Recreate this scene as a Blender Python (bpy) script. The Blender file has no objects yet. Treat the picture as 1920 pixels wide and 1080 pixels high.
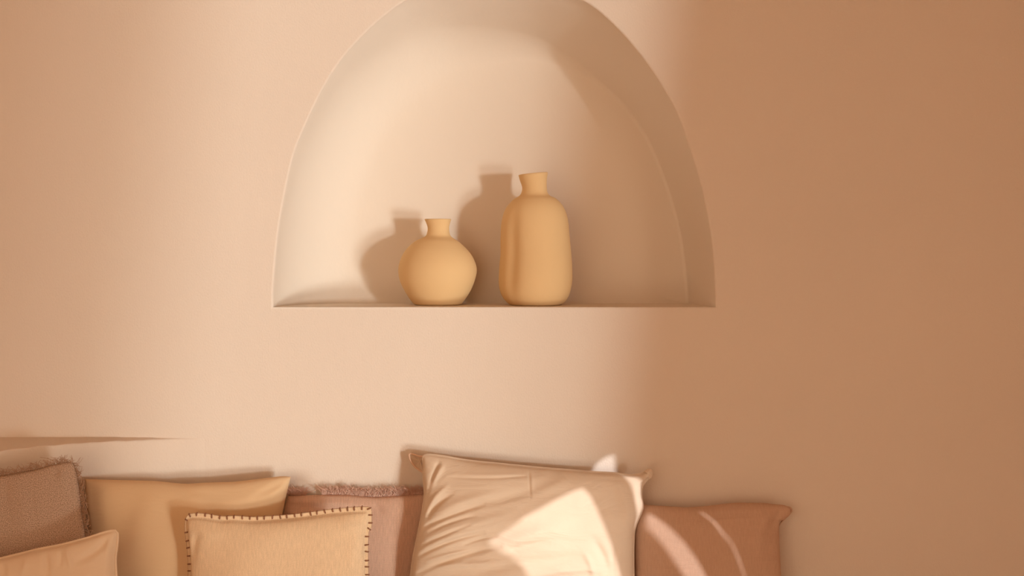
import bpy, bmesh, math, random
import numpy as np
from mathutils import Vector

# ------------------------------------------------------------------ camera, world, lights
random.seed(7)
RNG = np.random.default_rng(7)
S = bpy.context.scene
COL = S.collection

EYE = (0.0, -3.0, 1.37)          # camera stands 3 m from the wall
F = 2490.0                       # focal length in pixels of the 1920 frame
CX, CY = 870.0, 472.0            # where the optical axis meets the frame (the photo is cropped)
cd = bpy.data.cameras.new('camera'); cam = bpy.data.objects.new('camera', cd); COL.objects.link(cam)
cam.location = EYE; cam.rotation_euler = (math.radians(90), 0, 0)
cd.sensor_width = 36; cd.lens = 36 * F / 1920
cd.shift_x = (960 - CX) / 1920; cd.shift_y = -(540 - CY) / 1920
S.camera = cam

W = bpy.data.worlds.new('evening_air'); S.world = W; W.use_nodes = True
bg = W.node_tree.nodes['Background']
bg.inputs[0].default_value = (1.0, 0.76, 0.535, 1); bg.inputs[1].default_value = 2.6

def sun(name, az, el, angle, color, strength):
    """az: degrees to the right of the wall's normal the light comes from, el: height in degrees"""
    ld = bpy.data.lights.new(name, 'SUN'); o = bpy.data.objects.new(name, ld); COL.objects.link(o)
    a, e = math.radians(az), math.radians(el)
    src = Vector((math.sin(a) * math.cos(e), -math.cos(a) * math.cos(e), math.sin(e)))
    o.rotation_euler = src.to_track_quat('Z', 'Y').to_euler()
    o.location = src * 6 + Vector((0, 0, 1))
    ld.angle = math.radians(angle); ld.color = color; ld.energy = strength
    return src
SUN_LOW = sun('sun_low', 38, -1.5, 3.6, (.95, 1.0, .97), .90)           # haze-softened sun at the horizon
SUN_SEA = sun('sun_off_the_sea', 40, -9.5, 8.0, (.95, 1.0, .95), 1.15)   # the same sun mirrored in the water below
SUN_HIGH = sun('sun_direct', 38, 33, .25, (.90, .93, .97), 3.5)          # crisp beams through unseen holes cut to shape the light patches

S.view_settings.view_transform = 'Standard'; S.view_settings.look = 'None'
S.view_settings.gamma = 1.0; S.view_settings.use_curve_mapping = False
S.view_settings.exposure = 0.0
S.cycles.use_denoising = True
S.cycles.max_bounces = 8; S.cycles.diffuse_bounces = 6

# ------------------------------------------------------------------ helpers
def link(name, me, mat=None, parent=None, smooth=True):
    o = bpy.data.objects.new(name, me); COL.objects.link(o)
    if mat: me.materials.append(mat)
    if smooth: me.polygons.foreach_set('use_smooth', [True] * len(me.polygons))
    if parent: o.parent = parent
    return o
def mesh(name, vs, fs, mat=None, parent=None, smooth=True, origin=None):
    me = bpy.data.meshes.new(name)
    me.from_pydata([tuple(v) for v in vs], [], [tuple(f) for f in fs]); me.update()
    return link(name, me, mat, parent, smooth)
def struct(o): o['kind'] = 'structure'; return o
def tag(o, label, cat, group=None):
    o['label'] = label; o['category'] = cat
    if group: o['group'] = group
    return o
def at(px, py, y):                       # a point of the frame seen at depth plane y
    t = (y - EYE[1])
    return Vector(((px - CX) / F * t, y, EYE[2] + (CY - py) / F * t))
def spline(pts, n, closed=False):
    """Catmull-Rom through pts, n samples evenly spread by length"""
    P = np.array(pts, float)
    if len(P) == 2: return P[0] + (P[1] - P[0]) * np.linspace(0, 1, n)[:, None]
    E = np.vstack([2 * P[0] - P[1], P, 2 * P[-1] - P[-2]])
    out = []
    for i in range(1, len(E) - 2):
        p0, p1, p2, p3 = E[i-1], E[i], E[i+1], E[i+2]
        t = np.linspace(0, 1, 24, endpoint=False)[:, None]
        out.append(.5 * ((2*p1) + (-p0+p2)*t + (2*p0-5*p1+4*p2-p3)*t**2 + (-p0+3*p1-3*p2+p3)*t**3))
    out = np.vstack(out + [P[-1:]])
    L = np.r_[0, np.cumsum(np.linalg.norm(np.diff(out, axis=0), axis=1))]
    s = np.linspace(0, L[-1], n)
    return np.stack([np.interp(s, L, out[:, k]) for k in range(out.shape[1])], 1)
def tube(vs, fs, path, r, sides=6, taper=None):
    P = np.array(path, float); n = len(P); base = len(vs)
    T = np.gradient(P, axis=0); T /= np.linalg.norm(T, axis=1)[:, None] + 1e-12
    up = np.array((0, -1, 0.13)); 
    for i in range(n):
        a = np.cross(T[i], up); a /= np.linalg.norm(a) + 1e-9; b = np.cross(T[i], a)
        rr = r if taper is None else r * taper[i]
        for k in range(sides):
            q = 2 * math.pi * k / sides
            vs.append(P[i] + rr * (a * math.cos(q) + b * math.sin(q)))
    for i in range(n - 1):
        for k in range(sides):
            k2 = (k + 1) % sides
            fs.append((base+i*sides+k, base+i*sides+k2, base+(i+1)*sides+k2, base+(i+1)*sides+k))
    fs.append(tuple(base + k for k in range(sides))[::-1]); fs.append(tuple(base+(n-1)*sides+k for k in range(sides)))

# ------------------------------------------------------------------ materials
def mat_new(name, col, rough=.9):
    m = bpy.data.materials.new(name); m.use_nodes = True
    nt = m.node_tree; b = nt.nodes['Principled BSDF']
    b.inputs['Base Color'].default_value = (*col, 1); b.inputs['Roughness'].default_value = rough
    b.inputs['Specular IOR Level'].default_value = .15
    return m, nt, b
def N(nt, t, **kw):
    n = nt.nodes.new(t)
    for k, v in kw.items():
        if k in n.inputs: n.inputs[k].default_value = v
        else: setattr(n, k, v)
    return n
def plaster(name, col, bump=.35):
    m, nt, b = mat_new(name, col, .95); L = nt.links.new
    tc = N(nt, 'ShaderNodeTexCoord')
    mp = N(nt, 'ShaderNodeMapping'); mp.inputs['Scale'].default_value = (1.25, 1.25, .8); L(tc.outputs['Object'], mp.inputs[0])
    n1 = N(nt, 'ShaderNodeTexNoise', Scale=230.0, Detail=4.0, Roughness=.6); L(mp.outputs[0], n1.inputs['Vector'])
    n2 = N(nt, 'ShaderNodeTexNoise', Scale=22.0, Detail=3.0); L(mp.outputs[0], n2.inputs['Vector'])
    n3 = N(nt, 'ShaderNodeTexNoise', Scale=2.2, Detail=2.0); L(tc.outputs['Object'], n3.inputs['Vector'])
    b1 = N(nt, 'ShaderNodeBump', Strength=bump, Distance=.0022); L(n1.outputs[0], b1.inputs['Height'])
    b2 = N(nt, 'ShaderNodeBump', Strength=.13, Distance=.006); L(n2.outputs[0], b2.inputs['Height']); L(b1.outputs[0], b2.inputs['Normal'])
    L(b2.outputs[0], b.inputs['Normal'])
    mx = N(nt, 'ShaderNodeMixRGB', blend_type='MIX'); mx.inputs[1].default_value = (*[c * .97 for c in col], 1); mx.inputs[2].default_value = (*[min(1, c * 1.03) for c in col], 1)
    L(n3.outputs[0], mx.inputs[0]); L(mx.outputs[0], b.inputs['Base Color'])
    return m
def cloth(name, dark, light, thread=700, weave=.5, fuzz=.25, uneven=0.0, stretch=1.0, slub=0.0, grain=None, crumple=0.0):
    """plain weave: two crossed thread waves, broken up by noise"""
    m, nt, b = mat_new(name, light, .95); L = nt.links.new
    b.inputs['Sheen Weight'].default_value = fuzz; b.inputs['Sheen Roughness'].default_value = .6
    b.inputs['Sheen Tint'].default_value = (1, .8, .6, 1)
    uv = N(nt, 'ShaderNodeUVMap')
    nd = N(nt, 'ShaderNodeTexNoise', Scale=30.0, Detail=2.0); L(uv.outputs[0], nd.inputs['Vector'])
    vm = N(nt, 'ShaderNodeVectorMath', operation='MULTIPLY_ADD'); L(nd.outputs['Color'], vm.inputs[0]); vm.inputs[1].default_value = (.004, .004, 0); L(uv.outputs[0], vm.inputs[2])
    w = []
    for d, s in (('X', thread), ('Y', thread * stretch)):
        t = N(nt, 'ShaderNodeTexWave', wave_type='BANDS', bands_direction=d, Scale=s / 20.0, Distortion=.6, Detail=1.0)
        L(vm.outputs[0], t.inputs['Vector']); w.append(t)
    mx = N(nt, 'ShaderNodeMath', operation='MULTIPLY'); L(w[0].outputs['Fac'], mx.inputs[0]); L(w[1].outputs['Fac'], mx.inputs[1])
    nz0 = N(nt, 'ShaderNodeTexNoise', Scale=grain or thread * .45, Detail=3.0, Roughness=.7); L(uv.outputs[0], nz0.inputs['Vector'])
    nz = N(nt, 'ShaderNodeMapRange'); nz.inputs[1].default_value = .33; nz.inputs[2].default_value = .67; L(nz0.outputs[0], nz.inputs[0])
    ad = N(nt, 'ShaderNodeMixRGB', blend_type='MIX'); ad.inputs[0].default_value = .35 + uneven
    L(mx.outputs[0], ad.inputs[1]); L(nz.outputs[0], ad.inputs[2])
    cr = N(nt, 'ShaderNodeMixRGB', blend_type='MIX'); cr.inputs[1].default_value = (*dark, 1); cr.inputs[2].default_value = (*light, 1)
    L(ad.outputs[0], cr.inputs[0])
    if slub:
        mp = N(nt, 'ShaderNodeMapping'); mp.inputs['Scale'].default_value = (90, 12, 1); L(uv.outputs[0], mp.inputs[0])
        ns = N(nt, 'ShaderNodeTexNoise', Scale=4.0, Detail=3.0); L(mp.outputs[0], ns.inputs['Vector'])
        mr = N(nt, 'ShaderNodeMapRange'); mr.inputs[1].default_value = .35; mr.inputs[2].default_value = .7; mr.inputs[3].default_value = 1 - slub; mr.inputs[4].default_value = 1 + slub * .5
        L(ns.outputs[0], mr.inputs[0])
        sc = N(nt, 'ShaderNodeVectorMath', operation='SCALE'); L(cr.outputs[0], sc.inputs[0]); L(mr.outputs[0], sc.inputs['Scale'])
        L(sc.outputs[0], b.inputs['Base Color'])
    else: L(cr.outputs[0], b.inputs['Base Color'])
    bp = N(nt, 'ShaderNodeBump', Strength=weave, Distance=.0012); L(ad.outputs[0], bp.inputs['Height']); L(bp.outputs[0], b.inputs['Normal'])
    if crumple:
        mc = N(nt, 'ShaderNodeMapping'); mc.inputs['Rotation'].default_value = (0, 0, -.45); mc.inputs['Scale'].default_value = (9, 24, 1); L(uv.outputs[0], mc.inputs[0])
        cn = N(nt, 'ShaderNodeTexNoise', Scale=1.0, Detail=3.0, Roughness=.5, Distortion=.8); L(mc.outputs[0], cn.inputs['Vector'])
        cb = N(nt, 'ShaderNodeBump', Strength=crumple, Distance=.02); L(cn.outputs[0], cb.inputs['Height']); L(cb.outputs[0], bp.inputs['Normal'])
    return m
def sc(c, k): return tuple(min(1, x * k) for x in c)

M_WALL = plaster('wall_plaster', (.74, .64, .545))
M_NICHE = plaster('smooth_niche_plaster', (.755, .67, .575), .05)
M_SHELL = plaster('shell_plaster', (.70, .52, .38))
M_FLOOR = plaster('floor_cement', (.55, .40, .28))
M_CLAY = plaster('matte_clay', (.72, .50, .26), .10)
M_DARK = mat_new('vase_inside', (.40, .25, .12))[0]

def flat(name, quad, m): return struct(mesh(name, quad, [(0, 1, 2, 3)], m, smooth=False))

# ------------------------------------------------------------------ the wall with its arched niche
DEEP = .225
front_px = [(512,576),(513,534),(522,436),(536,356),(552,287),(575,230),(603,172),(638,115),(684,63),(728,24),(775,-6),(840,-24),(925,-31),
            (1000,-27),(1060,-12),(1098,4),(1133,30),(1173,70),(1212,118),(1241,162),(1269,212),(1294,281),(1315,350),(1329,419),(1338,488),(1342,576)]
back_r = [(921,82),(965,83),(1005,89),(1051,107),(1091,131),(1131,160),(1172,199),(1212,256),(1240,318),(1263,385),(1280,459),(1288,534),(1290,566)]
back_px = [(1842 - x, y) for x, y in back_r[:0:-1]] + back_r
NA = 120
def frame3(pts2, y): return np.array([tuple(at(x, yy, y)) for x, yy in pts2])
Fr = spline(frame3(front_px, 0.0), NA); Bk = spline(frame3(back_px, DEEP), NA)
zf = Fr[0, 2]; Fr[[0, -1], 2] = zf; Bk[[0, -1], 2] = zf
Fr[:, 2] = np.maximum(Fr[:, 2], zf); Bk[:, 2] = np.maximum(Bk[:, 2], zf)
FLOOR_Z = zf
def build_wall():
    vs, fs = [], []
    cB = np.array([Bk[:, 0].mean(), DEEP, zf + .12])
    rings = []
    ctr = np.array([Fr[:, 0].mean(), 0, zf + .25])
    def inward(Pt):                      # unit direction towards the arch's inside, in the wall's plane
        t = np.gradient(Pt, axis=0); nrm = np.stack([t[:, 2], 0 * t[:, 0], -t[:, 0]], 1)
        nrm /= np.linalg.norm(nrm, axis=1)[:, None] + 1e-9
        return nrm
    nf, nb = inward(Fr), inward(Bk)
    nf[0] = nf[-1] = 0; nf[0, 0] = 1; nf[-1, 0] = -1; nb[0] = nb[-1] = 0; nb[0, 0] = 1; nb[-1, 0] = -1
    rb = .005                            # hand-softened front edge
    for q in (0, 30, 60, 90):
        a = math.radians(q)
        R = Fr - nf * rb * (1 - math.sin(a)); R = R.copy(); R[:, 1] = rb * (1 - math.cos(a)); rings.append(R)
    s = np.linspace(0, 1, NA)[:, None]
    cl = np.clip(1 - s / .66, 0, 1); cl = cl * cl * (3 - 2 * cl)
    rc = .008 + .20 * cl ** .6; rx = .008 + .135 * cl ** .6      # coved back corner, wide on the left
    for k in range(1, 14):
        f = k / 14
        R = Fr + (Bk - Fr) * f; R[:, 1] = rb + (DEEP - rb) * f
        over = np.clip((R[:, 1:2] - (DEEP - rc)) / rc, 0, 1)
        rings.append(R)
    rings = rings[:4]
    for k in range(1, 5):                # straight reveal up to where the cove starts
        f = k / 5; y = rb + (DEEP - rc - rb) * f; g = y / DEEP
        R = Fr + (Bk - Fr) * g; R[:, 1:2] = y; rings.append(R)
    for k in range(0, 15):
        a = math.radians(90 * k / 14); y = DEEP - rc * (1 - math.sin(a)); g = y / DEEP
        R = Fr + (Bk - Fr) * g; R[:, 1:2] = y; rings.append(R + nb * rx * (1 - math.cos(a)))
    for R in rings: R[:, 2] = np.maximum(R[:, 2], zf)
    last = rings[-1]
    for f in (.15, .4, .7, .95): R = last + (cB - last) * f; R[:, 1] = DEEP; R[:, 2] = np.maximum(R[:, 2], zf); rings.append(R)
    for R in rings: vs += list(R)
    for i in range(len(rings) - 1):
        for j in range(NA - 1):
            a = i * NA + j; fs.append((a, a + 1, a + NA + 1, a + NA))
    n_smooth = len(fs)
    # centre cap of the back
    b0 = (len(rings) - 1) * NA
    fs.append(tuple(b0 + j for j in range(NA)))
    # niche floor, one strip per ring pair between its left and right ends
    for i in range(3, len(rings) - 1):
        fs.append((i * NA, (i + 1) * NA, (i + 1) * NA + NA - 1, i * NA + NA - 1))
    o = mesh('wall_back', vs, fs, M_WALL, smooth=False)
    me = o.data; me.materials.append(M_NICHE)
    me.polygons.foreach_set('material_index', [1 if i >= 3 * (NA - 1) else 0 for i in range(len(me.polygons))])
    fl = [i < n_smooth for i in range(len(me.polygons))]; me.polygons.foreach_set('use_smooth', fl)
    # flat face around the opening
    bm = bmesh.new(); bm.from_mesh(me); bm.verts.ensure_lookup_table(); V4 = list(bm.verts)[:4 * NA]
    loop = [bm.verts[j] for j in range(NA)]
    # rounded lip of the sill
    lipz = zf
    fl_e = [bm.verts[3 * NA], bm.verts[3 * NA + NA - 1]]
    X0, X1, Z0, Z1 = -2.2, 2.0, -.0, 3.2
    l, r = loop[0], loop[-1]
    low_l = bm.verts.new((l.co.x, 0, zf - rb)); low_r = bm.verts.new((r.co.x, 0, zf - rb))
    prev = (fl_e[0], fl_e[1]); lipL, lipR = [], []
    for q in (30, 60, 90):
        a = math.radians(q)
        y = rb * (1 - math.sin(a)); z = zf - rb * (1 - math.cos(a))
        if q == 90: c = (low_l, low_r)
        else: c = (bm.verts.new((fl_e[0].co.x + (l.co.x - fl_e[0].co.x) * q / 90, y, z)), bm.verts.new((fl_e[1].co.x + (r.co.x - fl_e[1].co.x) * q / 90, y, z)))
        f = bm.faces.new((prev[0], prev[1], c[1], c[0])); f.smooth = True; prev = c; lipL.append(c[0]); lipR.append(c[1])
    bm.faces.new([V4[i * NA] for i in range(4)] + lipL)
    bm.faces.new([V4[i * NA + NA - 1] for i in range(4)] + lipR)
    # top: strips from arch out to the rectangle's upper border
    xs = []
    topv = []
    for j, v in enumerate(loop):
        t = j / (NA - 1); x = v.co.x
        if j == 0: p = (X0, 0, zf)
        elif j == NA - 1: p = (X1, 0, zf)
        else:
            # project from the arch centre to the outer rectangle
            d = Vector((v.co.x - ctr[0], 0, max(v.co.z - zf, 1e-4))); best = 1e9
            if d.x < -1e-6: best = min(best, (X0 - ctr[0]) / d.x)
            if d.x > 1e-6: best = min(best, (X1 - ctr[0]) / d.x)
            best = min(best, (Z1 - zf) / d.z)
            p = (ctr[0] + d.x * best, 0, zf + d.z * best)
        topv.append(bm.verts.new(p))
    for j in range(NA - 1):
        bm.faces.new((loop[j], topv[j], topv[j + 1], loop[j + 1]))
        # the two upper corners
    # corners
    def corner(x, z):
        c = bm.verts.new((x, 0, z))
        for j in range(NA - 1):
            a, b = topv[j].co, topv[j + 1].co
            if (abs(a.x - x) < 1e-4 and abs(b.z - z) < 1e-4 and abs(a.z - z) > 1e-4 and abs(b.x - x) > 1e-4) or \
               (abs(a.z - z) < 1e-4 and abs(b.x - x) < 1e-4 and abs(a.x - x) > 1e-4 and abs(b.z - z) > 1e-4):
                bm.faces.new((topv[j], c, topv[j + 1]))
    corner(X0, Z1); corner(X1, Z1)
    # below
    bl, br = bm.verts.new((X0, 0, Z0)), bm.verts.new((X1, 0, Z0))
    bm.faces.new((topv[0], loop[0], low_l, bl)); bm.faces.new((low_l, low_r, br, bl)); bm.faces.new((low_r, loop[-1], topv[-1], br))
    bmesh.ops.recalc_face_normals(bm, faces=bm.faces)
    bm.to_mesh(me); bm.free()
    return struct(o)
build_wall()

# plaster ledge that swells out of the wall at the left, behind the cushions
def build_ledge():
    zt = EYE[2] - (819 - CY) / F * 3.0
    px = [(-860, 965), (-420, 905), (-240, 878), (-90, 856), (0, 845), (107, 834), (188, 829), (268, 825), (330, 822), (397, 819.5)]
    pts = []
    for x, y in px:
        t = .42 * (3.0 - 3.0 * (819 - CY) / (y - CY)); t = t * (lambda q: q * q * (3 - 2 * q))(min(1, max(0, (397 - x) / 200)))
        drop = (y - CY) / F * (3 - t) - (819 - CY) / F * 3.0
        pts.append(((x - CX) / F * (3 - t), -t, -drop))
    pts = spline(pts, 70)
    pts[:, 1] = np.minimum(pts[:, 1], .002); pts[-1] = (pts[-1][0], .002, 0)
    pts[:, 2] += np.minimum(np.arange(70)[::-1] / 10, 1) * .0009 * RNG.normal(0, 1, 70)
    vs, fs = [], []
    rows = [(.0, 1.0), (.003, .0), (.010, -.006), (.05, -.008), (.25, -.008), (zt - .0, -.008)]
    # top edge: wall line, then front lip, then face
    prof = [('w', 0)] + [('f', 0), ('f', .0015), ('f', .004), ('f', .03), ('f', .3), ('f', zt)]
    for k, (kind, dz) in enumerate(prof):
        for i, (x, y, dr) in enumerate(pts):
            if kind == 'w': vs.append((x, .004, zt))
            else:
                o = .0025 if dz == 0 else (.0008 if dz == .0015 else 0)
                vs.append((x, min(y + o, .002), zt + dr - dz if dz < zt else 0))
    n = len(pts)
    for k in range(len(prof) - 1):
        for i in range(n - 1): a = k * n + i; fs.append((a, a + 1, a + n + 1, a + n))
    o = mesh('trim_1', vs, fs, M_WALL, smooth=False)
    me = o.data; me.polygons.foreach_set('use_smooth', [i >= (n - 1) for i in range(len(me.polygons))])
    bm = bmesh.new(); bm.from_mesh(me); bmesh.ops.recalc_face_normals(bm, faces=bm.faces)
    bm.to_mesh(me); bm.free()
    return struct(o)
build_ledge()

# ------------------------------------------------------------------ rest of the room, behind and beside the camera
XR, YF = 2.0, -4.3
flat('floor', [(-2.2, YF, 0), (XR, YF, 0), (XR, 0, 0), (-2.2, 0, 0)], M_FLOOR)
flat('ceiling', [(-2.2, YF, 3.2), (XR, YF, 3.2), (XR, 0, 3.2), (-2.2, 0, 3.2)], M_SHELL)
flat('wall_left', [(-2.2, YF, 0), (-2.2, 0, 0), (-2.2, 0, 3.2), (-2.2, YF, 3.2)], M_SHELL)
HOLES = [[(-2.2114, 2.6864), (-2.1929, 2.6976), (-2.1666, 2.6905), (-2.1404, 2.6761), (-2.125, 2.6586), (-2.1219, 2.6127)],  # unseen openings, outlines made to throw the sun patches on wall and cushions
         [(-2.2124, 2.6471), (-2.1776, 2.6096), (-2.1491, 2.5826), (-2.1401, 2.5482), (-2.1356, 2.5058), (-2.1548, 2.4943), (-2.1799, 2.4784), (-2.1974, 2.4957), (-2.1997, 2.5378), (-2.1951, 2.574), (-2.198, 2.6065), (-2.2014, 2.6276)],
         [(-2.353, 2.704), (-2.3387, 2.6884), (-2.3256, 2.6567), (-2.3173, 2.6082), (-2.3042, 2.548), (-2.2883, 2.4937), (-2.2695, 2.4192), (-2.2592, 2.382), (-2.5725, 2.6195), (-2.5722, 2.6501), (-2.5848, 2.6979), (-2.6073, 2.7349), (-2.6334, 2.7684), (-2.6547, 2.8043), (-2.6553, 2.8162), (-2.6176, 2.8018), (-2.5822, 2.7902), (-2.5507, 2.7839), (-2.5065, 2.7668), (-2.4518, 2.7475), (-2.3939, 2.7245)],
         [(-2.1193, 2.4886), (-2.1065, 2.4634), (-2.091, 2.4305), (-2.0711, 2.3864), (-2.0495, 2.3343), (-2.0336, 2.2819), (-2.017, 2.2193), (-2.0065, 2.1792), (-2.0738, 2.2363), (-2.0912, 2.2896), (-2.1059, 2.3437), (-2.1193, 2.3917), (-2.1358, 2.4355), (-2.1464, 2.463), (-2.1399, 2.4834)],
         [(-1.9889, 2.3815), (-1.9734, 2.3636), (-1.9588, 2.3296), (-1.9422, 2.286), (-1.9294, 2.243), (-1.9158, 2.188), (-1.9015, 2.1341), (-1.8958, 2.0933), (-1.9112, 2.105), (-1.9201, 2.1484), (-1.9344, 2.1964), (-1.9464, 2.2497), (-1.9636, 2.2984), (-1.9773, 2.3384), (-1.9873, 2.3639)]]
def pierced(name, outline, holes, to3d, push, th=.012):
    """a thin wall with an open doorway and added holes that shape the light"""
    bm = bmesh.new()
    def ring(pts):
        v = [bm.verts.new(to3d(a, b)) for a, b in pts]
        return [bm.edges.new((v[i], v[(i + 1) % len(v)])) for i in range(len(v))]
    ed = ring(outline)
    for h in holes: ed += ring(h)
    bmesh.ops.triangle_fill(bm, edges=ed, use_beauty=True)
    g = bmesh.ops.extrude_face_region(bm, geom=list(bm.faces))
    for e in g['geom']:
        if isinstance(e, bmesh.types.BMVert): e.co += Vector(push) * th
    bmesh.ops.recalc_face_normals(bm, faces=bm.faces)
    me = bpy.data.meshes.new(name); bm.to_mesh(me); bm.free()
    return struct(link(name, me, M_SHELL, smooth=False))
# right wall: wide doorway to the terrace, above it added holes shaped for the light patches
pierced('wall_right', [(0, 0), (-2.28, 0), (-1.95, 2.05), (-3.31, 2.05), (-3.64, 0), (YF, 0), (YF, 3.2), (0, 3.2)], HOLES, lambda y, z: (XR, y, z), (1, 0, 0))
# front wall, behind the camera, open on its left
pierced('wall_front', [(-.4, 0), (XR, 0), (XR, 3.2), (-2.2, 3.2), (-2.2, 2.6), (-.4, 2.6)], [], lambda x, z: (x, YF, z), (0, -1, 0))

# built-in plaster bench the cushions stand on
def rbox(name, x0, x1, y0, y1, z0, z1, r, m, parent=None, seg=4):
    bm = bmesh.new(); bmesh.ops.create_cube(bm, size=1)
    for v in bm.verts:
        v.co = Vector(((x0 + x1) / 2 + v.co.x * (x1 - x0), (y0 + y1) / 2 + v.co.y * (y1 - y0), (z0 + z1) / 2 + v.co.z * (z1 - z0)))
    bmesh.ops.bevel(bm, geom=bm.edges, offset=r, segments=seg, profile=.5, affect='EDGES')
    me = bpy.data.meshes.new(name); bm.to_mesh(me); bm.free()
    return link(name, me, m, parent)
SEAT = .46
struct(rbox('trim_2', -1.55, .98, -.92, -.001, 0.001, .34, .02, M_WALL))
M_SEATC = cloth('seat_cloth', (.50, .36, .24), (.62, .46, .33))
b = rbox('seat_mattress', -1.5, .93, -.90, -.235, .341, SEAT - .001, .03, M_SEATC)
tag(b, 'long flat beige bench mattress that all the cushions stand on', 'mattress')

# ------------------------------------------------------------------ vases
def vase(name, label, left, right, y_c, base_px, rim_tilt=0.0, hole=.8, lobe=None):
    """left / right: outline of the vase, in frame pixels, from base to rim"""
    L = spline(left, 70); R = spline(right, 70)
    ys = np.linspace(0, 1, 70)
    k = (y_c + 3.0) / F
    cxp = (L[0, 0] + R[0, 0]) / 2
    root = bpy.data.objects.new(name, None); COL.objects.link(root)
    cx = (cxp - CX) * k
    root.location = (cx, y_c, FLOOR_Z); tag(root, label, 'vase')
    base_row = (L[0, 1] + R[0, 1]) / 2
    SEG = 96; vs, fs = [], []
    rows = []
    for i in range(70):
        xl, xr = (L[i, 0] - cxp) * k, (R[i, 0] - cxp) * k
        zl, zr = (base_row - L[i, 1]) * k, (base_row - R[i, 1]) * k
        rows.append(((xl + xr) / 2, (xr - xl) / 2, (zl + zr) / 2, (zr - zl) / 2))
    z0 = rows[0][2]
    out = [(rows[0][0], rows[0][1] * .9, 0, 0)] + [(c, r, z - z0 + .0015, dz * min(1, (i / 12))) for i, (c, r, z, dz) in enumerate(rows)]
    c, r, z, dz = out[-1]
    inner = [(c, r - .0015, z + .0012, dz), (c, r - .004, z, dz), (c, r - .006, z - .006, dz), (c, r * .70, z - .012, dz), (c, r * .5, z - .028, dz)]
    n_out = len(out) + 3; allr = out + inner
    for (c, r, z, dz) in allr:
        for s in range(SEG):
            a = 2 * math.pi * s / SEG
            rr = r
            if lobe:
                za = z / lobe[3]
                da = (a - lobe[0] + math.pi) % (2 * math.pi) - math.pi
                rr = r * (1 - lobe[1] * math.exp(-(da / lobe[2]) ** 2) * math.exp(-((za - .42) / .36) ** 4))
            w = 1 + .006 * math.sin(2 * a + 9 * z) + .004 * math.sin(3 * a - 14 * z)
            vs.append((c + rr * w * math.cos(a), rr * w * math.sin(a) * .98, z + dz * math.cos(a)))
    nr = len(allr)
    for i in range(nr - 1):
        for s in range(SEG):
            s2 = (s + 1) % SEG
            fs.append((i * SEG + s, i * SEG + s2, (i + 1) * SEG + s2, (i + 1) * SEG + s))
    cut = (len(out) + 2) * SEG
    body_f = [f for f in fs if min(f) < cut]; in_f = [f for f in fs if min(f) >= cut]
    body_f.append(tuple(range(SEG))[::-1])
    b = mesh('body', vs[:cut + SEG], body_f, M_CLAY, root)
    off = cut; iv = vs[off:]
    in_f = [tuple(q - off for q in f) for f in in_f]; in_f.append(tuple(len(iv) - SEG + s for s in range(SEG)))
    m = mesh('opening', iv, in_f, M_DARK, root); m['label'] = 'dark inside of the mouth'
    return root
vase('clay_vase', 'small round matte ochre vase with short neck, left one in the niche',
     [(776,573),(769,564),(758,546),(750,528),(747.5,508),(752,488),(763,469),(780,454),(795,447),(800,442),(802,430),(799,420),(796,414)],
     [(865,573),(872,564),(881,550),(889,532),(894,510),(890,492),(880,475),(862,457),(850,449),(844,443),(842,430),(844,420),(846,414)],
     .128, 573)
vase('clay_vase', 'tall matte ochre bottle vase with tilted flared mouth, right one in the niche',
     [(955,573),(945,563),(938,549),(935.5,530),(937,500),(939,478),(939,448),(941,418),(948,394),(962,377),(974,369),(978,362),(979,353),(975,341),(972,331)],
     [(1053,573),(1063,563),(1069,549),(1073,525),(1072,490),(1068,448),(1064,412),(1056,390),(1043,375),(1031,369),(1026,362),(1025,352),(1025,340),(1027,326)],
     .115, 573, lobe=(math.radians(226), .075, .24, .29))

# ------------------------------------------------------------------ cushions
GN = 150
def plane_point(px, py, y0, k, zr):
    dx, dz = (px - CX) / F, (CY - py) / F
    t = (3.0 + y0 - k * (zr - EYE[2])) / (1 - k * dz)
    return (dx * t, -3.0 + t, EYE[2] + dz * t)
def ridge(X, Y, w):
    """soft fold along a curved line given in the cushion's own outline coordinates"""
    (x0, y0), (xc, yc), (x1, y1), wid, h = w
    t = np.linspace(0, 1, 28)
    bx = (1-t)**2*x0 + 2*t*(1-t)*xc + t*t*x1; by = (1-t)**2*y0 + 2*t*(1-t)*yc + t*t*y1
    d = np.full(X.shape, 1e9); tt = np.zeros(X.shape)
    for i in range(27):
        ax, ay = bx[i], by[i]; vx, vy = bx[i+1]-ax, by[i+1]-ay
        q = np.clip(((X-ax)*vx + (Y-ay)*vy) / (vx*vx+vy*vy+1e-9), 0, 1)
        dd = np.hypot(X-ax-q*vx, Y-ay-q*vy); m = dd < d
        d = np.where(m, dd, d); tt = np.where(m, (i+q)/27, tt)
    return h * np.exp(-(d / wid) ** 2) * np.sin(np.pi * np.clip(tt * .94 + .03, 0, 1)) ** .6
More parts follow.
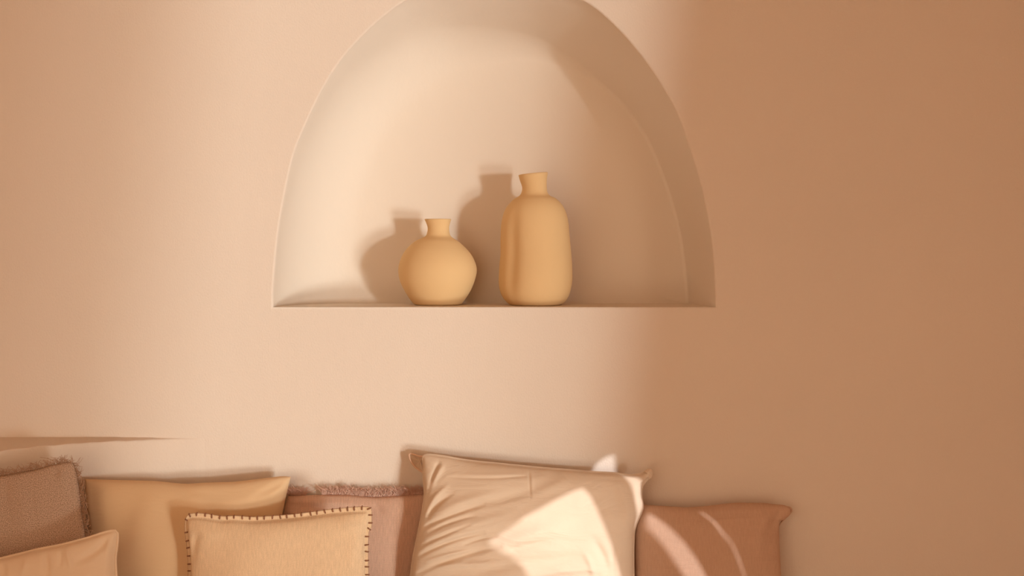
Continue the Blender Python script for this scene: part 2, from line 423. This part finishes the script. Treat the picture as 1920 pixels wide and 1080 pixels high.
def cushion(name, label, top, right, bottom, left, y0, k, mat, thick, back=.05, power=.42, flange=0.0, folds=(), lumps=.003, seed=1, n=150):
    """top: left to right, right: downwards, bottom: left to right, left: downwards; outline measured in the frame"""
    zr = EYE[2] + (CY - 900) / F * 3
    conv = lambda P: np.array([plane_point(x, y, y0, k, zr) for x, y in P])
    T2, B2, L2, R2 = spline(top, n), spline(bottom, n), spline(left, n), spline(right, n)
    u = np.linspace(0, 1, n)[None, :, None]; v = np.linspace(0, 1, n)[:, None, None]
    P2 = (1-v)*T2[None] + v*B2[None] + (1-u)*L2[:, None] + u*R2[:, None] \
        - ((1-u)*(1-v)*T2[0] + u*(1-v)*T2[-1] + (1-u)*v*B2[0] + u*v*B2[-1])
    X, Y = P2[..., 0], P2[..., 1]
    P = conv(P2.reshape(-1, 2)).reshape(n, n, 3)
    nrm = np.array((0, -1, k)); nrm /= np.linalg.norm(nrm)
    U = 2*u[..., 0] - 1 + 0*v[..., 0]; V = 2*v[..., 0] - 1 + 0*u[..., 0]
    fu = np.clip((1 - np.abs(U)) - flange, 0, 1) / (1 - flange); fv = np.clip((1 - np.abs(V)) - flange, 0, 1) / (1 - flange)
    fu = 1 - (1 - fu) ** 2; fv = 1 - (1 - fv) ** 2
    sh = (fu * fv) ** power
    rs = np.random.default_rng(seed); lump = 0
    for _ in range(7):
        a, b, p = rs.uniform(2, 8), rs.uniform(2, 8), rs.uniform(0, 6.28, 2)
        lump = lump + np.sin(a * U + p[0]) * np.sin(b * V + p[1])
    fr = thick * sh + lumps * lump * sh * .5
    edge = np.clip(np.minimum(fu, fv) * 6, 0, 1)
    for w in folds: fr = fr + ridge(X, Y, w) * edge
    fr = np.maximum(fr, 0) + .0012
    bk = back * sh + .0012
    A = P + nrm * fr[..., None]; B = P - nrm * bk[..., None]
    B[..., 1] = np.minimum(B[..., 1], -.004)
    A[..., 2] = np.maximum(A[..., 2], SEAT + .0005); B[..., 2] = np.maximum(B[..., 2], SEAT + .0005)
    vs = np.vstack([A.reshape(-1, 3), B.reshape(-1, 3)]); fs = []
    nn = n * n
    idx = np.arange(nn).reshape(n, n)
    q = np.stack([idx[:-1, :-1], idx[1:, :-1], idx[1:, 1:], idx[:-1, 1:]], -1).reshape(-1, 4)
    fs += q.tolist(); fs += (q[:, ::-1] + nn).tolist()
    rim = list(idx[0, :]) + list(idx[1:, -1]) + list(idx[-1, -2::-1]) + list(idx[-2:0:-1, 0])
    for i in range(len(rim)):
        a, b = int(rim[i]), int(rim[(i+1) % len(rim)]); fs.append((a, b, b + nn, a + nn))
    base = np.array((P[..., 0].mean(), P[-1, :, 1].mean(), SEAT))
    root = bpy.data.objects.new(name, None); COL.objects.link(root); root.location = base; tag(root, label, 'cushion')
    me = bpy.data.meshes.new('cover'); me.from_pydata((vs - base).tolist(), [], fs); me.update()
    ul = me.uv_layers.new(name='UVMap'); vi = np.zeros(len(me.loops), int); me.loops.foreach_get('vertex_index', vi)
    size = np.array(((X.max() - X.min()) / 830, (Y.max() - Y.min()) / 830))
    UVg = np.stack([(X - X.min()) / 830, (Y.max() - Y) / 830], -1).reshape(-1, 2)
    UVa = np.vstack([UVg, UVg + .37]); ul.data.foreach_set('uv', UVa[vi].ravel())
    link('cover', me, mat, root)
    rim3 = P.reshape(-1, 3)[rim] - base
    return dict(root=root, base=base, rim=rim3, n=n, top=P[0] - base, right=P[:, -1] - base, left=P[:, 0] - base, bottom=P[-1] - base, nrm=nrm, front=A - base, at=lambda x, y, d=0.0: np.array(plane_point(x, y, y0, k, zr)) - base + nrm * d)
def piping(c, mat, r=.0028, name='piping'):
    vs, fs = [], []; P = np.vstack([c['rim'], c['rim'][:1]]); P[:, 2] = np.maximum(P[:, 2], .003)
    tube(vs, fs, P[::3], r, 8)
    return mesh(name, vs, fs, mat, c['root'])
def fringe(c, mat, sides, length, count, gaps=(), r=.0007, seed=3, curl=.5, name='fringe', tuft=.5):
    """frayed threads standing off the edges; each thread bends its own way"""
    rs = np.random.default_rng(seed); vs, fs = [], []
    for side, out in sides:
        E = c[side]; n = len(E); out = np.array(out, float)
        for i in range(count):
            f = (i + rs.uniform(-.5, .5)) / count
            if any(a < f < b for a, b in gaps if side == 'top'): 
                continue
            f = min(max(f, 0), 1); p = np.array([np.interp(f * (n-1), np.arange(n), E[:, q]) for q in range(3)])
            clump = math.sin(f * 61 + seed) * .5 + math.sin(f * 139 + 1) * .5
            ln = length * (.72 + .34 * clump * tuft + rs.uniform(-.25, .25))
            side_dir = np.cross(out, (0, 1, 0)); lean = .35 * math.sin(f * 97 + seed * 2) + rs.normal(0, .35)
            y_l = rs.normal(0, .35)
            d = out + side_dir * lean + np.array((0, y_l, 0)); d /= np.linalg.norm(d)
            b = side_dir * rs.normal(0, curl) + np.array((0, -rs.random() * curl, 0)) 
            t = np.linspace(0, 1, 6)[:, None]
            path = p + d * ln * t + b * ln * t ** 2 * .6 + side_dir * np.sin(t * rs.uniform(3, 8) + rs.uniform(0, 6)) * ln * .10 * t
            path[:, 2] = np.maximum(path[:, 2], .002); path[:, 1] = np.minimum(path[:, 1], -.002 - c['base'][1])
            tube(vs, fs, path, r * rs.uniform(.7, 1.3), 3, taper=np.linspace(1, .5, 6))
    return mesh(name, vs, fs, mat, c['root'])

# colours of the cloths
tan_d, tan_l = (.66, .46, .27), (.78, .555, .335)
lin_d, lin_l = (.64, .49, .36), (.745, .60, .455)
M_TAN = cloth('ochre_cotton', tan_d, tan_l, 6000, .10, .15, grain=700, crumple=.12)
M_LIN = cloth('washed_linen', lin_d, lin_l, 6000, .12, .15, grain=800, crumple=.28)
M_BRO = cloth('brown_boucle', (.27, .165, .105), (.92, .68, .52), 1500, 1.0, .2, .55, 1, 0, 480)
M_PIP = cloth('beige_cotton', (.70, .53, .37), (.80, .62, .45), 6000, .10, .15, grain=700, crumple=.15)
M_STI = cloth('raw_cream_cotton', (.66, .46, .28), (.86, .64, .42), 4200, .4, .2, .3, .6, .09, grain=520)
M_PIN = cloth('rose_burlap', (.50, .31, .225), (.97, .655, .485), 2000, .55, .15, .18, 1, .10)
M_TER = cloth('terracotta_cotton', (.52, .335, .24), (.63, .42, .30), 4200, .2, .15, .1, 1, .06, grain=600, crumple=.15)
M_THR = mat_new('brown_thread', (.27, .125, .07))[0]
M_FRB = mat_new('brown_fringe', (.50, .31, .20))[0]
M_FRP = mat_new('rose_fringe', (.74, .48, .37))[0]
M_SEAM = mat_new('linen_seam', (.70, .48, .34))[0]

BOT = 1296
# tan cushion, against the wall
c = cushion('cushion', 'plain smooth ochre cotton cushion behind the blanket-stitched one',
    [(160,898),(176,899),(220,900),(290,902),(345,907),(385,905),(440,903),(500,896),(530,893),(545,894)],
    [(545,894),(541,910),(533,945),(526,990),(522,1100),(528,BOT)], [(160,BOT+4),(345,BOT-4),(528,BOT)],
    [(160,898),(163,940),(168,1000),(165,1120),(160,BOT+4)], -.058, .13, M_TAN, .085, .018, .40,
    folds=[((535,897),(520,915),(480,930),7,-.004),((545,905),(515,930),(420,945),12,.005),((350,905),(375,925),(430,930),9,-.003),((172,905),(190,940),(192,1010),14,-.003),((300,925),(280,960),(260,1040),22,.004)], seed=2)
# rose burlap with fringe
c = cushion('cushion', 'rose pink coarse burlap cushion with frayed top, between stitched and linen ones',
    [(541,930),(560,929),(600,928),(650,928),(700,932),(760,929),(790,927),(804,926)],
    [(804,926),(801,970),(791,1040),(779,1130),(776,BOT)], [(530,BOT),(660,BOT-5),(776,BOT)],
    [(541,930),(534,955),(526,1000),(524,1100),(530,BOT)], -.014, .12, M_PIN, .040, .02, .40,
    folds=[((530,945),(600,950),(655,958),6,-.004),((530,940),(600,938),(700,945),5,.003),((530,960),(600,965),(650,968),5,.003),((700,935),(705,945),(720,960),6,-.003)], seed=5)
fringe(c, M_FRP, (('top', (0, 0, 1)),), .025, 1100, gaps=((.125, .235),), r=.0007, seed=4, curl=1.0, tuft=.7)
# terracotta
c = cushion('cushion', 'plain terracotta cushion with one folded top corner, rightmost of the row',
    [(1188,948),(1212,947),(1250,949),(1290,951),(1330,948),(1375,943),(1430,943),(1448,945),(1470,947),(1484,953)],
    [(1484,953),(1481,965),(1471,974),(1461,983),(1461,1030),(1464,1120),(1462,BOT)], [(1190,BOT),(1300,BOT-5),(1462,BOT)],
    [(1188,948),(1186,1000),(1187,1120),(1190,BOT)], -.045, .12, M_TER, .060, .05, .40,
    folds=[((1465,955),(1450,965),(1440,990),7,-.004),((1300,958),(1380,950),(1450,952),6,.003),((1440,950),(1420,985),(1415,1040),12,.004),((1360,960),(1340,1000),(1335,1060),16,-.004)], seed=9)
TERRA = c
# brown boucle with fringe
c = cushion('cushion', 'dark brown nubby cushion with frayed edges at the far left of the row',
    [(-210,917),(-120,911),(-40,899),(0,893),(35,887),(70,880),(100,872),(122,867),(137,868)],
    [(137,868),(144,890),(149,920),(153,960),(160,1010),(170,1120),(178,BOT-26)], [(-225,BOT-20),(-30,BOT-26),(178,BOT-26)],
    [(-210,917),(-216,1000),(-220,1120),(-225,BOT-20)], -.170, .10, M_BRO, .055, .05, .42,
    folds=[((100,872),(110,882),(116,894),5,-.006),((16,890),(20,930),(38,990),7,-.006),((42,900),(55,950),(64,1000),7,.004),((62,905),(72,940),(78,990),5,-.004),((112,868),(122,885),(130,930),8,.004)], seed=11, lumps=.004)
fringe(c, M_FRB, (('top', (-.12, 0, 1)), ('right', (1, 0, .05))), .0175, 430, r=.0008, seed=8, curl=1.3, tuft=1.1)
# small beige cushion with piping
c = cushion('cushion', 'smooth beige cushion with piped edge, lying lowest at the left corner',
    [(-200,1078),(-120,1070),(-60,1059),(0,1047),(70,1030),(120,1020),(165,1008),(195,998),(213,994),(221,998)],
    [(221,998),(221,1010),(219,1030),(217,1050),(219,1110),(222,1310)], [(-205,1330),(0,1322),(222,1310)],
    [(-200,1078),(-204,1120),(-206,1200),(-205,1330)], -.290, .10, M_PIP, .050, .045, .36, flange=.02,
    folds=[((203,1008),(190,1034),(150,1050),7,-.007),((211,1008),(203,1040),(206,1075),5,.006),((88,1030),(100,1050),(98,1078),6,-.006),((125,1022),(138,1036),(142,1060),5,.006),((118,1028),(124,1045),(120,1060),4,-.004),((10,1050),(20,1065),(15,1080),6,-.005),((55,1040),(60,1056),(50,1075),6,.004)], seed=13)
piping(c, M_PIP, .0024)
# blanket stitched
c = cushion('cushion', 'cream cotton cushion edged with brown blanket stitches, in front of ochre and pink ones',
    [(348,975),(351,967),(358,963),(372,962),(392,964),(418,968),(440,967),(470,969),(500,968),(540,965),(575,961),(620,955),(660,951),(685,950),(694,952),(697,958)],
    [(697,958),(697,975),(696,990),(691,1000),(690,1040),(692,1120),(694,BOT+8)], [(352,BOT+8),(520,BOT+2),(694,BOT+8)],
    [(348,975),(347,990),(349,1010),(352,1040),(353,1080),(348,1160),(352,BOT+8)], -.178, .12, M_STI, .050, .045, .36, flange=.055,
    folds=[((375,1000),(362,1020),(360,1060),9,-.006),((372,985),(385,1000),(420,1000),9,.003),((640,965),(645,985),(680,1000),10,.003),((680,1000),(660,1020),(665,1070),12,.003)], seed=17)
def stitches(c):
    vs, fs = [], []; P = c['rim']; m = len(P)
    L = np.r_[0, np.cumsum(np.linalg.norm(np.diff(np.vstack([P, P[:1]]), axis=0), axis=1))]
    step = .0160; k = int(L[-1] / step); Pc = np.vstack([P, P[:1]])
    cen = P.mean(0)
    rs = np.random.default_rng(5)
    for i in range(k):
        s = (i + rs.uniform(-.12, .12)) * step
        p = np.array([np.interp(s, L, Pc[:, q]) for q in range(3)]); p2 = np.array([np.interp(min(s + .003, L[-1]), L, Pc[:, q]) for q in range(3)])
        if p[2] < .01: continue
        t = p2 - p; t /= np.linalg.norm(t) + 1e-9; inn = np.cross(t, c['nrm']); 
        if np.dot(inn, cen - p) < 0: inn = -inn
        inn = inn + t * rs.normal(0, .12)
        ln = .0062 * rs.uniform(.85, 1.15); f = c['nrm']
        path = [p - f * .001 - inn * .0010, p + f * .0022 - inn * .0006, p + f * .0030 + inn * ln * .4, p + f * .0030 + inn * ln * .8, p + f * .0018 + inn * ln]
        tube(vs, fs, path, .0015, 6)
    Pe = Pc[::2]; Pe = Pe + c['nrm'] * .0004; Pe[:, 2] = np.maximum(Pe[:, 2], .002); tube(vs, fs, Pe, .0006, 4)
    o = mesh('blanket_stitching', vs, fs, M_THR, c['root']); o['label'] = 'dark brown stitches over the edge'
stitches(c)
# big washed linen cushion
c = cushion('cushion', 'large wrinkled cream linen cushion in front, with a folded corner and sunlit patch',
    [(792,857),(796,853),(803,851.5),(812,852),(835,855),(862,860),(890,864),(950,870),(1010,876),(1060,880),(1110,884),(1150,886),(1180,890),(1203,887),(1217,880),(1222,882)],
    [(1222,882),(1221,893),(1213,901),(1205,912),(1203,930),(1206,948),(1203,962),(1193,985),(1189,1010),(1189,1080),(1194,1180),(1190,BOT+5)], [(768,BOT+10),(980,BOT),(1190,BOT+5)],
    [(792,857),(793,870),(793,886),(794,905),(795,930),(790,965),(781,1010),(771,1065),(765,1150),(768,BOT+10)], -.068, .165, M_LIN, .075, .03, .40, flange=.012,
    folds=[((788,992),(828,968),(905,945),4,-.007),((800,1006),(870,985),(965,958),8,.006),((784,1042),(838,1008),(905,997),4,-.009),((785,1032),(860,1000),(985,965),9,.006),
           ((779,1076),(848,1038),(935,1022),5,-.007),((799,975),(812,945),(848,925),4.5,-.007),((797,962),(812,930),(838,912),5,.006),((797,936),(806,905),(822,872),4,-.006),((802,915),(820,892),(832,868),5,.005),
           ((840,894),(925,900),(990,891),2.4,-.0030),((840,889),(925,894),(985,886),4,.0022),((991,872),(990,890),(992,935),2.2,-.0020),((996,872),(995,890),(997,935),3,.0012),((820,962),(860,937),(930,925),8,.005),((850,952),(940,937),(1020,912),9,-.005),
           ((900,1036),(960,1008),(1060,980),13,.006),((880,1072),(980,1046),(1100,1040),10,-.005),((1000,1075),(1060,1060),(1120,1065),7,.005),((1108,1010),(1130,1040),(1138,1080),8,-.006),((1150,900),(1170,930),(1175,990),10,.004),
           ((800,1062),(860,1052),(940,1052),5,.005),((1060,900),(1030,915),(990,925),9,.004),((806,996),(850,972),(890,966),3,-.005),((790,1022),(830,1000),(880,982),3,-.005),((870,1018),(905,1004),(930,1003),3,-.005),((800,1050),(840,1034),(880,1030),3,.004),
           ((1090,1035),(1105,1050),(1108,1085),6,.004),((950,1030),(1000,1012),(1030,1015),7,-.004),((1150,1020),(1140,1050),(1150,1085),6,-.003),((815,880),(822,872),(824,858),4,-.003)], seed=21, lumps=.004, n=260)
piping(c, M_LIN, .0012, 'seam')
def ear(c, outline, centre, cup, mat, seam, lift=0.0, r=.0016, name='corner_ear'):
    """a limp turned-out corner: cupped cloth with a corded edge"""
    E = spline(outline, 40); vs, fs = [], []; m = 12
    for j in range(m + 1):
        f = j / m
        for i, (x, y) in enumerate(E):
            px, py = centre[0] + (x - centre[0]) * f, centre[1] + (y - centre[1]) * f
            w = math.sin(i * .9) * .0008 * f * (1 - f) * 4
            vs.append(c['at'](px, py, lift - cup * (1 - f ** 2) + w))
    n = len(E)
    for j in range(m):
        for i in range(n - 1): a = j * n + i; fs.append((a, a + n, a + n + 1, a + 1))
    o = mesh(name, vs, fs, mat, c['root'])
    md = o.modifiers.new('solid', 'SOLIDIFY'); md.thickness = .0012
    v2, f2 = [], []; tube(v2, f2, [c['at'](x, y, lift + .0005) for x, y in E], r, 8)
    mesh('cording', v2, f2, seam, o)
    return o
ear(c, [(795,888),(790,884.5),(783,880),(775,873),(768.5,863),(766,853),(769,850.5),(775,852),(784,855),(796,856)], (786,864), .008, M_LIN, M_SEAM, lift=-.034, r=.0021)
ear(c, [(1208,884),(1213,880),(1219,879.5),(1222,884),(1222,892),(1218,897),(1213,895),(1209,891)], (1214,887), -.006, M_LIN, M_LIN, lift=.002, r=.0010)
ear(TERRA, [(1460,986),(1466,978),(1474,970),(1482,962),(1484.5,956),(1481,951),(1475,950),(1470,956),(1466,966),(1461,978)], (1472,964), .006, M_TER, M_TER, lift=.002, r=.0012)
